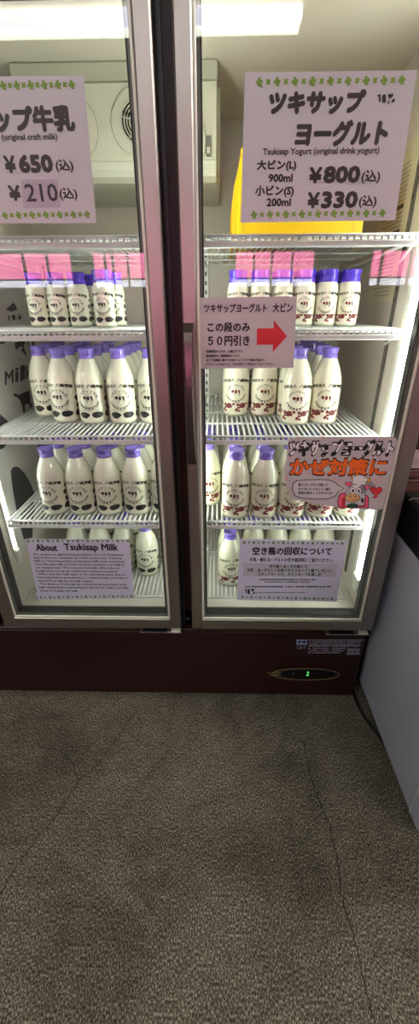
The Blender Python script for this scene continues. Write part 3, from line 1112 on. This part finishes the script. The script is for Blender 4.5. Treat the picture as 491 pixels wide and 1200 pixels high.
for y in (cy0, cy1 - .012):
    for x in (cx0 + .010, cx1 - .026):
        mb.box(x, x + .016, y, y + .012, 0.0, ZK - .004, M['yellow'], 0.003)
    mb.box(cx0, cx1, y, y + .012, 0.002, 0.024, M['yellow'], 0.003)
    mb.box(cx0 + .004, cx1 - .004, y + .001, y + .011, 0.085, 0.097, M['yellow'], 0.003)
for x in (cx0 - .002, cx1 - .010):
    for i in range(5):
        y = cy0 + .02 + (cy1 - cy0 - .05) * i / 4
        mb.box(x, x + .012, y, y + .012, 0.004, ZK - .006, M['yellow'], 0.002)
mb.build('ribs', cr)
mb = MB()
for x in (cx0 + .014, cx1 - .028):
    mb.box(x, x + .014, cy0, cy1, ch - .010, ch, M['yellow'], 0.003)
for y in (cy0 - .001, cy1 - .011):
    mb.box(cx0 + .016, cx1 - .016, y, y + .012, ch - .012, ch - .0005, M['yellow'], 0.003)
mb.build('rim', cr)

# ------------------------------------------------------------------ things on the inside walls
# cow poster on the left wall
XW = -LX + 0.0006
ps = thing('poster', 'large white poster with black cow patches on the left inside wall', 'poster', (0, 0, 0))
pmb = MB()
pmb.box(-LX + .0003, XW, 0.135, 0.60, 0.60, 1.285, M['poster'])
pmb.box(-LX + .0003, XW, 0.135, 0.60, 1.285, 1.455, M['poster'])
pmb.build('sheet', ps)


def wall_pt(px_, py_, d=0.0005):
    q = atX(px_, py_, XW + d)
    return (XW + d, q.y, q.z)


def wall_poly(mb, pts, material=None):
    flat_poly(mb, [wall_pt(*p) for p in pts], material or M['poster_ink'])


mb = MB()
wall_poly(mb, [(6.5, 363), (16, 354.5), (20.5, 362.5), (14, 365)])
wall_poly(mb, [(9, 371.5), (11, 369), (11.5, 374), (10.5, 377)])
wall_poly(mb, [(13.5, 369), (17.5, 369), (18, 374.5), (15, 376)])
wall_poly(mb, [(23, 368), (25, 373.5), (21.5, 375)])
wall_poly(mb, [(0, 366 + 28), (5, 393), (6, 402), (0, 404)])
wall_poly(mb, [(21, 392), (25, 392), (26, 398), (31, 395), (29.5, 401), (28, 406), (31.5, 418), (25, 411), (27, 407), (24, 406), (18.5, 410), (17, 402), (23, 399)])
wall_poly(mb, [(30, 392), (32, 392), (34, 403), (36, 408), (38, 406), (36.5, 394), (38, 393), (41, 405), (39, 410), (35, 410.5), (32.5, 403)])
# patches by the shelves
wall_poly(mb, [(0, 485), (4, 489), (10, 494), (4, 497), (0, 500)])
wall_poly(mb, [(0, 514), (8, 517), (9, 520), (4, 525), (0, 527)])
wall_poly(mb, [(12.5, 552), (15, 547.5), (19, 546.5), (24, 549), (30, 556), (36, 567), (41.5, 581), (41, 595), (38.5, 612), (38, 630), (28, 632), (24, 618), (20, 600), (15, 575)])
wall_poly(mb, [(43.5, 515), (50, 514), (58, 516), (60, 525), (56, 538), (51, 545), (46, 536)])
mb.build('cow_patches', ps)
mb = MB()
for ch_, (x0, x1, yt0, yb0, yt1, yb1) in zip('Milk', ((6, 15.5, 436, 451, 433.5, 448), (18, 21.5, 432, 447.5, 431, 446.5), (24, 29, 429.5, 446, 428, 444), (30.5, 36, 429, 443.5, 430, 440))):
    vs, fs = glyphs(ch_, 2)
    a, b, c0, d0 = bbox(vs)

    def f(x, y):
        u = (x - a) / (b - a); v = (y - c0) / (d0 - c0)
        return wall_pt(x0 + (x1 - x0) * u, (yb0 + (yb1 - yb0) * u) * (1 - v) + (yt0 + (yt1 - yt0) * u) * v)
    base = [f(*v) for v in vs]
    for k, (oy, oz) in enumerate(((0, 0), (.0025, 0), (-.0025, 0), (0, .002), (0, -.002))):
        mb.add([(p[0] + k * 1e-6, p[1] + oy, p[2] + oz) for p in base], fs, M['poster_ink'])
mb.build('lettering', ps)
mb = MB()
q = [(16, 461), (19, 461), (21, 463), (27, 460.5), (34, 457.5), (35.5, 466), (35, 471), (37.5, 474), (37, 478), (34.8, 477.5), (34.5, 473), (29, 474), (29.5, 483), (27, 483.5), (26, 475), (23, 468), (20, 465.5), (16.5, 464.5)]
wall_poly(mb, q)
mb.build('cow_silhouette', ps)

# printed notice on the right wall
XR = LX - 0.0006
nt_ = thing('notice_sheet', 'cream printed notice taped to the right inside wall', 'notice', (0, 0, 0))
mb = MB(); mb.box(XR, LX - .0002, 0.225, 0.435, 1.355, 1.71, M['notice']); mb.build('sheet', nt_)
mb = MB()
rg = random.Random(4)
z = 1.665
while z > 1.37:
    if rg.random() < 0.12:
        w = rg.uniform(.04, .07)
        mb.box(XR - .0004, XR - .0002, 0.265, 0.265 + w, z - .010, z, M['ink'])
        z -= 0.017
    else:
        y = 0.262
        while y < 0.262 + rg.uniform(.10, .155):
            w = rg.uniform(.003, .008)
            mb.box(XR - .0004, XR - .0002, y, y + w, z - .0032, z, M['greyp'])
            y += w + .003
        z -= 0.0095
mb.build('printed_text', nt_)

# ------------------------------------------------------------------ signs on the glass
# 1 yogurt prices
s1 = thing('price_sign', 'yogurt price sign with clover borders, high on the right door', 'sign', (0, 0, 0))
sheet('paper', xz([(287, 85), (489, 82), (463, 258), (282, 261)]), M['paper'], s1)
mb = MB()
T = M['text']
px_text(mb, 'ツキサップ', 313.7, 427, 105, 134.6, T, 0.0025, shear=0.08)
px_text(mb, 'ヨーグルト', 345.4, 454.5, 140, 172, T, 0.0025, shear=0.08)
px_text(mb, 'Tsukisap Yogurt (original drink yogurt)', 308, 444.4, 172.8, 183, T, 0.0004)
px_text(mb, '大ビン(L)', 301, 347.4, 187, 201, T, 0.0009)
px_text(mb, '900ml', 314.6, 343, 203.5, 213.6, T, 0.0009)
px_text(mb, '¥', 362, 377.5, 195.5, 215, T, 0.0016)
px_text(mb, '800', 379, 422.4, 194, 215, T, 0.0022)
px_text(mb, '(込)', 423.5, 445.7, 199, 215.5, T, 0.0008)
px_text(mb, '小ビン(S)', 299, 344.5, 217, 231.5, T, 0.0009)
px_text(mb, '200ml', 312.4, 341, 232, 242, T, 0.0009)
px_text(mb, '¥', 360, 374.5, 225, 244.4, T, 0.0016)
px_text(mb, '330', 376.5, 419.5, 223.7, 244.4, T, 0.0022)
px_text(mb, '(込)', 420.5, 441.5, 228.5, 244, T, 0.0008)
mb.build('lettering', s1)
mb = MB()
clover_row(mb, (304, 96), (471, 93.7), 17, 0.0062, M['green'])
clover_row(mb, (297.5, 251.5), (448, 249.5), 17, 0.0066, M['green'])
mb.build('clover_border', s1)


def cow_logo(mb, x0, y0, s, T):
    for q in ([(0, 1.6), (4.6, 0), (4.6, 9), (2.8, 9.5), (2.4, 3)], [(7.5, 0.3), (8.5, 1.2), (9.2, 0), (10.8, 1), (11, 9), (8.6, 11), (6.3, 9.5), (6, 3)],
              [(13.2, .2), (20, 0), (18.8, 3), (16, 6), (13.6, 3.2)], [(20.2, 4.6), (21.6, 8.6), (17.4, 10.6), (17, 8.4)], [(14, 8.8), (15.2, 9.5), (14.8, 11), (12.4, 11.4)]):
        px_poly(mb, [(x0 + a * s, y0 + b * s) for a, b in q], T)


mb = MB(); cow_logo(mb, 441.5, 110, 1.0, T); mb.build('cow_logo', s1)

# 2 milk prices
s2 = thing('price_sign', 'milk price sign with clover borders, high on the left door', 'sign', (0, 0, 0))
sheet('paper', xz([(-130, 92), (98, 88), (113, 261.5), (-100, 262)]), M['paper'], s2)
mb = MB()
px_text(mb, 'ツキサップ牛乳', -82, 87.5, 123.7, 155.8, T, 0.0025)
px_text(mb, 'Tsukisap Milk (original craft milk)', -48, 67.5, 156.8, 166.5, T, 0.0004)
px_text(mb, '¥', 4.8, 18.5, 182, 203, T, 0.0016)
px_text(mb, '650', 21.5, 62, 180.6, 203, T, 0.0024)
px_text(mb, '(込)', 65, 86, 186.4, 202.5, T, 0.0008)
px_text(mb, '¥', 10, 24.2, 217, 235.5, T, 0.0014)
px_text(mb, '(込)', 69.6, 90.6, 219.5, 235.5, T, 0.0008)
mb.build('lettering', s2)
mb = MB(); px_poly(mb, [(24.4, 210.5), (67.5, 210), (71.3, 243), (27.5, 244)], M['patch'], 0.0078); ov = mb.build('price_patch', s2)
mb = MB(); px_text(mb, '210', 29.5, 67.5, 215, 236.5, T, 0.0007, 0.0072); mb.build('handwritten_price', ov)
mb = MB()
clover_row(mb, (-108, 101.5), (84, 99), 25, 0.0062, M['green'])
clover_row(mb, (-90, 253.5), (102, 251), 25, 0.0062, M['green'])
mb.build('clover_border', s2)

# 3 discount sign
s3 = thing('discount_sign', 'grey discount sign with a red arrow on the right door', 'sign', (0, 0, 0))
sheet('paper', xz([(232.5, 349), (348, 347), (344, 431), (234.5, 432)]), M['paper_grey'], s3)
mb = MB()
px_text(mb, 'ツキサップヨーグルト', 239, 313, 355.6, 366.6, T, 0.0007, steps=4)
px_text(mb, '大ビン', 319.5, 343.3, 354.8, 366.4, T, 0.0007, steps=4)
px_text(mb, 'この段のみ', 243, 293.3, 377.4, 389.3, T, 0.0009, steps=4)
px_text(mb, '５０円引き', 243.5, 292.8, 393, 405.5, T, 0.0009, steps=4)
for tx, xe, ya, yb in (('乳酸製造分のため、お値引きです。', 285, 410.0, 413.6), ('賞味期限は１週間程度あります。', 282, 415.3, 418.7),
                       ('玉だと乳酸菌の働きで出来立てよりもやや酸味が強めで、', 311, 420.2, 423.6), ('ドロッとした口当たりに。ぜひ出来立てと飲み比べてみてください。', 321, 425.0, 428.4)):
    px_text(mb, tx, 241.5, xe, ya, yb, T, 0.0002, steps=4, res=1)
mb.build('lettering', s3)
mb = MB(); px_poly(mb, [(301, 385), (320.8, 384.5), (320.8, 375), (336.3, 394), (319.5, 412.8), (319.8, 403.8), (301, 404)], M['red']); mb.build('arrow', s3)

# 4 hand-lettered winter sign
s4 = thing('handmade_sign', 'hand-lettered sign with orange writing and a cartoon cow on the right door', 'sign', (0, 0, 0))
outl = [(338, 514.5), (348, 512.5), (380, 512), (420, 511.5), (458, 511.5), (463.5, 513), (466.3, 517), (466, 523), (461.5, 545), (455.5, 572), (452.5, 590), (449, 596), (442, 598), (410, 596), (385, 593), (360, 588.5), (345, 586), (338.5, 578), (336, 570), (333.5, 562), (332.6, 552), (336, 540), (336.5, 525)]
sheet('paper', xz(outl), M['paper_grey'], s4)
mb = MB()
px_text(mb, 'ツキサップヨーグルト', 336.5, 462.5, 514.5, 536, M['ink'], 0.0038, 0.0079, shear=0.05, steps=12)
mb.build('title_outline', s4)
mb = MB()
px_text(mb, 'ツキサップヨーグルト', 338.2, 461.2, 516.4, 534.4, M['cowhide'], 0.0019, 0.0076, shear=0.05)
mb.build('title_lettering', s4)
mb = MB(); px_text(mb, 'かぜ対策に', 338.7, 454.5, 535.5, 559, M['ink'], 0.0036, 0.0079, steps=10); mb.build('orange_outline', s4)
mb = MB(); px_text(mb, 'かぜ対策に', 340, 453, 537.3, 557.3, M['orange'], 0.0022, 0.0076, steps=8); mb.build('orange_lettering', s4)
mb = MB()
bub = [(342, 573), (343, 566), (347, 563), (358, 562), (375, 561.5), (386, 562), (393, 565), (397, 569), (403.5, 572.5), (397, 576), (393, 582), (385, 585), (372, 585.5), (352, 584), (345, 581)]
px_poly(mb, bub, M['ink'], 0.0079)
cbx, cby = 371, 573
px_poly(mb, [(cbx + (a - cbx) * .965, cby + (b - cby) * .92) for a, b in bub], M['paper'], 0.0076)
for tx, xe, ya, yb in (('夏からヨーグルトを飲んで', 384, 566.3, 569.9), ('おすすめ ヨーグルトと一緒に', 387.5, 571.3, 574.9), ('風邪対策をしてみませんか?', 390.5, 576, 579.6)):
    px_text(mb, tx, 349.5, xe, ya, yb, M['ink'], 0.0003, 0.0073, steps=4, res=1)
mb.build('speech_bubble', s4)
# the cow in a cup
K = (491 / 85.0)


def Lp(pts):
    return [(385 + a / 5.776, 535 + b / 5.776) for a, b in pts]


mb = MB()


def two(pts, col, Y, grow=0.7):
    pts = Lp(pts)
    cx = sum(p[0] for p in pts) / len(pts); cy = sum(p[1] for p in pts) / len(pts)
    o = []
    for a, b in pts:
        d = math.hypot(a - cx, b - cy) or 1
        o.append((a + (a - cx) / d * grow, b + (b - cy) / d * grow))
    px_poly(mb, o, M['ink'], Y)
    px_poly(mb, pts, col, Y - 0.00012)


def ell(cx, cy, rx, ry, n=16):
    return [(cx + rx * math.cos(2 * PI * k / n), cy + ry * math.sin(2 * PI * k / n)) for k in range(n)]


def heart(cx, cy, w, h):
    pts = []
    for k in range(20):
        t = 2 * PI * k / 20
        pts.append((cx + w * (math.sin(t) ** 3), cy - h * (13 * math.cos(t) - 5 * math.cos(2 * t) - 2 * math.cos(3 * t) - math.cos(4 * t)) / 16))
    return pts


two([(70, 345), (64, 300), (78, 255), (100, 248), (240, 250), (268, 275), (268, 345)], M['pinkp'], 0.00790, 1.0)
two([(92, 340), (95, 280), (250, 280), (245, 340)], M['red'], 0.00765, 0.3)
two([(112, 330), (118, 250), (150, 200), (200, 185), (240, 200), (250, 250), (238, 330)], M['paper'], 0.00740, 0.7)
two([(255, 160), (290, 175), (318, 200), (305, 220), (270, 205), (225, 255), (215, 215), (235, 190)], M['greyp'], 0.00725, 0.5)
two(ell(213, 160, 42, 28), M['white'], 0.0070, 0.6)
for a, b in ((180, 150), (200, 140), (228, 142), (246, 158), (235, 178), (205, 186), (182, 172)):
    px_poly(mb, Lp(ell(a, b, 16, 14, 10)), M['white'], 0.00685)
two([(160, 128), (152, 138), (158, 152), (172, 156), (174, 150), (164, 142)], M['horn'], 0.0070, 0.5)
two([(262, 140), (286, 152), (282, 172), (262, 176), (260, 168), (272, 160)], M['horn'], 0.0070, 0.5)
two([(168, 190), (190, 194), (232, 198), (244, 230), (238, 262), (140, 262), (150, 225)], M['white'], 0.0069, 0.6)
two([(208, 200), (232, 200), (242, 228), (236, 258), (216, 250), (206, 226)], M['greyp'], 0.00675, 0.2)
two(ell(165, 231, 17, 22), M['white'], 0.0066, 0.5)
two(ell(206, 232, 15, 21), M['white'], 0.0066, 0.5)
px_poly(mb, Lp(ell(166, 232, 8, 12, 10)), M['ink'], 0.0064)
px_poly(mb, Lp(ell(205, 234, 7, 11, 10)), M['ink'], 0.0064)
two(ell(162, 280, 50, 27), M['tan'], 0.0065, 0.6)
px_poly(mb, Lp(ell(148, 270, 5, 5, 8)), M['ink'], 0.0063)
px_poly(mb, Lp(ell(182, 270, 5, 5, 8)), M['ink'], 0.0063)
px_poly(mb, Lp([(160, 292), (178, 293), (194, 286), (196, 289), (180, 298), (162, 297)]), M['red'], 0.0063)
px_poly(mb, Lp(ell(229, 297, 10, 17, 10)), M['ink'], 0.0065)
two(heart(134, 186, 22, 18), M['pinkp'], 0.0070, 0.5)
two(heart(262, 208, 18, 18), M['pinkp'], 0.0066, 0.5)
two(heart(324, 232, 40, 34), M['red'], 0.0070, 0.6)
two([(295, 282), (318, 262), (334, 270), (318, 280)], M['red'], 0.0070, 0.3)
px_poly(mb, Lp([(128, 325), (150, 316), (180, 316), (200, 325), (196, 345), (128, 345)]), M['dgreen'], 0.0068)
mb.build('cow_drawing', s4)
mb = MB()
for a, b in ((349, 513), (378, 512.8), (405, 513.5), (432, 512.5), (450, 515), (345, 530), (368, 531), (392, 531), (437, 536), (446, 538), (451, 541), (340, 536), (361, 550), (363, 555), (336, 561), (340, 563.5), (392, 561), (396, 563), (440, 562), (444, 559), (446, 565), (441, 566), (404, 533)):
    px_poly(mb, ell(a, b, 0.9, 1.0, 6), M['pinkp'], 0.0080)
mb.build('pink_dots', s4)

# 5 story sign, bottom of the left door
s5 = thing('information_sign', 'lavender English information sign at the bottom of the left door', 'sign', (0, 0, 0))
sheet('paper', xz([(30, 632), (151.5, 632), (157.5, 701), (45, 703)]), M['paper_lav'], s5)
mb = MB()
P5 = M['text_plum']
px_text(mb, 'About', 41.6, 67, 637.5, 645.8, P5, 0.0011)
px_text(mb, 'Tsukisap Milk', 75, 138.5, 637, 647.5, P5, 0.0011)
L5 = ['We operate an agricultural specialised school in Tsukisamu', 'that is about to celebrate its 100th anniversary. Tsukisap', 'Milk is a low-temperature pasteurised milk made exclusively', 'from the raw milk of cows raised by students and staff in', 'our campus barn. The cows are fed with self-produced', 'forage and corn grown within the academy premises.',
      'What sets this milk apart is its refreshing taste due to', 'low-temperature pasteurisation, combined with a rich flavor', 'derived from high fat and milk content.', 'The absence of the typical cooked smell associated with', 'high temperature pasteurisation allows for a flavor profile', 'closer to freshly raw milk.']
E5 = [144.5, 143, 146, 145, 139, 137.5, 146, 149, 109, 147, 149.5, 91]
for i, (t_, xe) in enumerate(zip(L5, E5)):
    yc = 650.2 + i * 3.86
    ind = 2.0 if i in (6, 9) else 0
    px_text(mb, t_, 38.6 + i * 0.72 + ind, xe + i * 0.1, yc - 1.5, yc + 1.55, P5, 0.0003, steps=4, res=1)
mb.build('lettering', s5)
mb = MB()
clover_row(mb, (33, 634), (149.5, 633.7), 21, 0.0048, M['green_d'])
clover_row(mb, (48, 700), (154, 698.7), 21, 0.0048, M['green_d'])
mb.build('clover_border', s5)

# 6 bottle return sign, bottom of the right door
s6 = thing('information_sign', 'lavender Japanese bottle-return sign at the bottom of the right door', 'sign', (0, 0, 0))
sheet('paper', xz([(281, 632), (407.5, 633.5), (394.5, 705), (278, 703)]), M['paper_lav'], s6)
mb = MB(); px_poly(mb, [(285, 660), (396.5, 660.5), (393, 675.8), (284.5, 675.5)], M['grey_box'], 0.0081); mb.build('grey_panel', s6)
mb = MB()
px_text(mb, '空き瓶の回収について', 295.7, 389, 641, 650.6, M['ink'], 0.0010, steps=4)
px_text(mb, '牛乳・飲むヨーグルトの空き瓶回収にご協力ください。', 292.8, 391, 653.8, 658.6, M['ink'], 0.0003, steps=4)
px_text(mb, '空き瓶１本とお引換えで、', 315.5, 361.5, 662, 665.8, M['ink'], 0.0003, steps=4, res=1)
px_text(mb, '牛乳・ヨーグルトと交換できるスタンプ１個プレゼント！', 289.5, 389.5, 666.3, 670.6, M['ink'], 0.0003, steps=4, res=1)
px_text(mb, 'スタンプカードは、カウンターでお渡し中', 302, 376, 671.1, 675, M['ink'], 0.0003, steps=4, res=1)
for i, (a, b, y, h) in enumerate(((304, 370, 679.2, 1.6), (310, 363, 682, 1.6), (287.5, 388, 687.6, 1.9), (300, 359, 694.4, 1.1))):
    squiggles(mb, a, b, y, h, M['ink'], 70 + i, fill=0.9)
mb.build('lettering', s6)
mb = MB(); cow_logo(mb, 286.3, 690, 0.6, M['ink']); mb.build('cow_logo', s6)
mb = MB()
clover_row(mb, (286, 635.6), (401, 636.8), 21, 0.0048, M['green_d'])
clover_row(mb, (284, 699.6), (389, 701.6), 21, 0.0048, M['green_d'])
mb.build('clover_border', s6)

# ------------------------------------------------------------------ chest freezer on the right
FX0, FX1, FY0, FY1 = 0.657, 1.75, -0.425, 0.095
fz = thing('chest_freezer', 'white chest freezer with a black rim beside the fridge', 'freezer', (0, 0, 0))
mb = MB()
mb.box(FX0, FX1, FY0, FY1, 0.045, 0.716, M['freezer'], 0.010)
mb.box(FX0 - .0012, FX0 + .004, -0.374, -0.3725, 0.05, 0.712, M['bead'])
mb.build('body', fz)
mb = MB()
mb.box(FX0 + .002, FX1 - .002, FY0 + .002, FY1 - .002, 0.714, 0.80, M['black'], 0.006)
mb.box(FX0 - .003, FX1 + .003, FY0 - .003, FY0 + .06, 0.795, 0.852, M['black'], 0.008)
mb.box(FX0 - .003, FX1 + .003, FY1 - .06, FY1 + .003, 0.795, 0.852, M['black'], 0.008)
mb.box(FX0 - .003, FX0 + .045, FY0 + .05, FY1 - .05, 0.795, 0.852, M['black'], 0.008)
mb.box(FX1 - .045, FX1 + .003, FY0 + .05, FY1 - .05, 0.795, 0.852, M['black'], 0.008)
rim = mb.build('rim', fz)
FM = (FX0 + FX1) / 2
mb = MB(); mb.box(FX0 + .04, FM + .02, FY0 + .05, FY1 - .05, 0.836, 0.841, M['glass']); mb.box(FM, FM + .025, FY0 + .05, FY1 - .05, 0.834, 0.85, M['black'], .003); mb.build('sliding_lid', fz)
mb = MB(); mb.box(FM - .01, FX1 - .04, FY0 + .05, FY1 - .05, 0.826, 0.831, M['glass']); mb.build('sliding_lid', fz)
mb = MB(); mb.tube([(FX0 + .028, FY0 + .08, 0.853), (FX0 + .028, FY1 - .08, 0.853)], 0.003, M['bead'], 8); mb.build('rail', fz)
for x, y in ((FX0 + .035, FY0 + .05), (FX0 + .035, FY1 - .06), (FX1 - .05, FY0 + .05), (FX1 - .05, FY1 - .06)):
    mb = MB()
    mb.tube([(x - .012, y, 0.0205), (x + .012, y, 0.0205)], 0.020, M['black'], 14)
    mb.box(x - .018, x + .018, y - .012, y + .012, 0.026, 0.047, M['black'], 0.003)
    mb.build('caster', fz)
# power cord on the floor in the gap
P = [atZ(*p, 0.006) for p in ((415, 813), (418, 823), (423, 834), (429, 843), (436, 852))]
cdm = MB()
pts = [(0.640, 0.118, 0.006), (0.636, 0.10, 0.006)] + [(p.x, p.y, 0.006) for p in P[1:]] + [(0.70, -0.17, 0.006), (0.76, -0.14, 0.006)]
sm = []
for i in range(len(pts) - 1):
    p0, p1, p2, p3 = (Vector(pts[max(i - 1, 0)]), Vector(pts[i]), Vector(pts[i + 1]), Vector(pts[min(i + 2, len(pts) - 1)]))
    for k in range(6):
        t = k / 6
        sm.append(0.5 * (2 * p1 + (p2 - p0) * t + (2 * p0 - 5 * p1 + 4 * p2 - p3) * t * t + (3 * p1 - p0 - 3 * p2 + p3) * t ** 3))
sm.append(Vector(pts[-1]))
cdm.tube(sm, 0.0055, M['black'], 8)
tag(cdm.build('power_cord'), 'black power cord on the floor between fridge and freezer', 'cord')
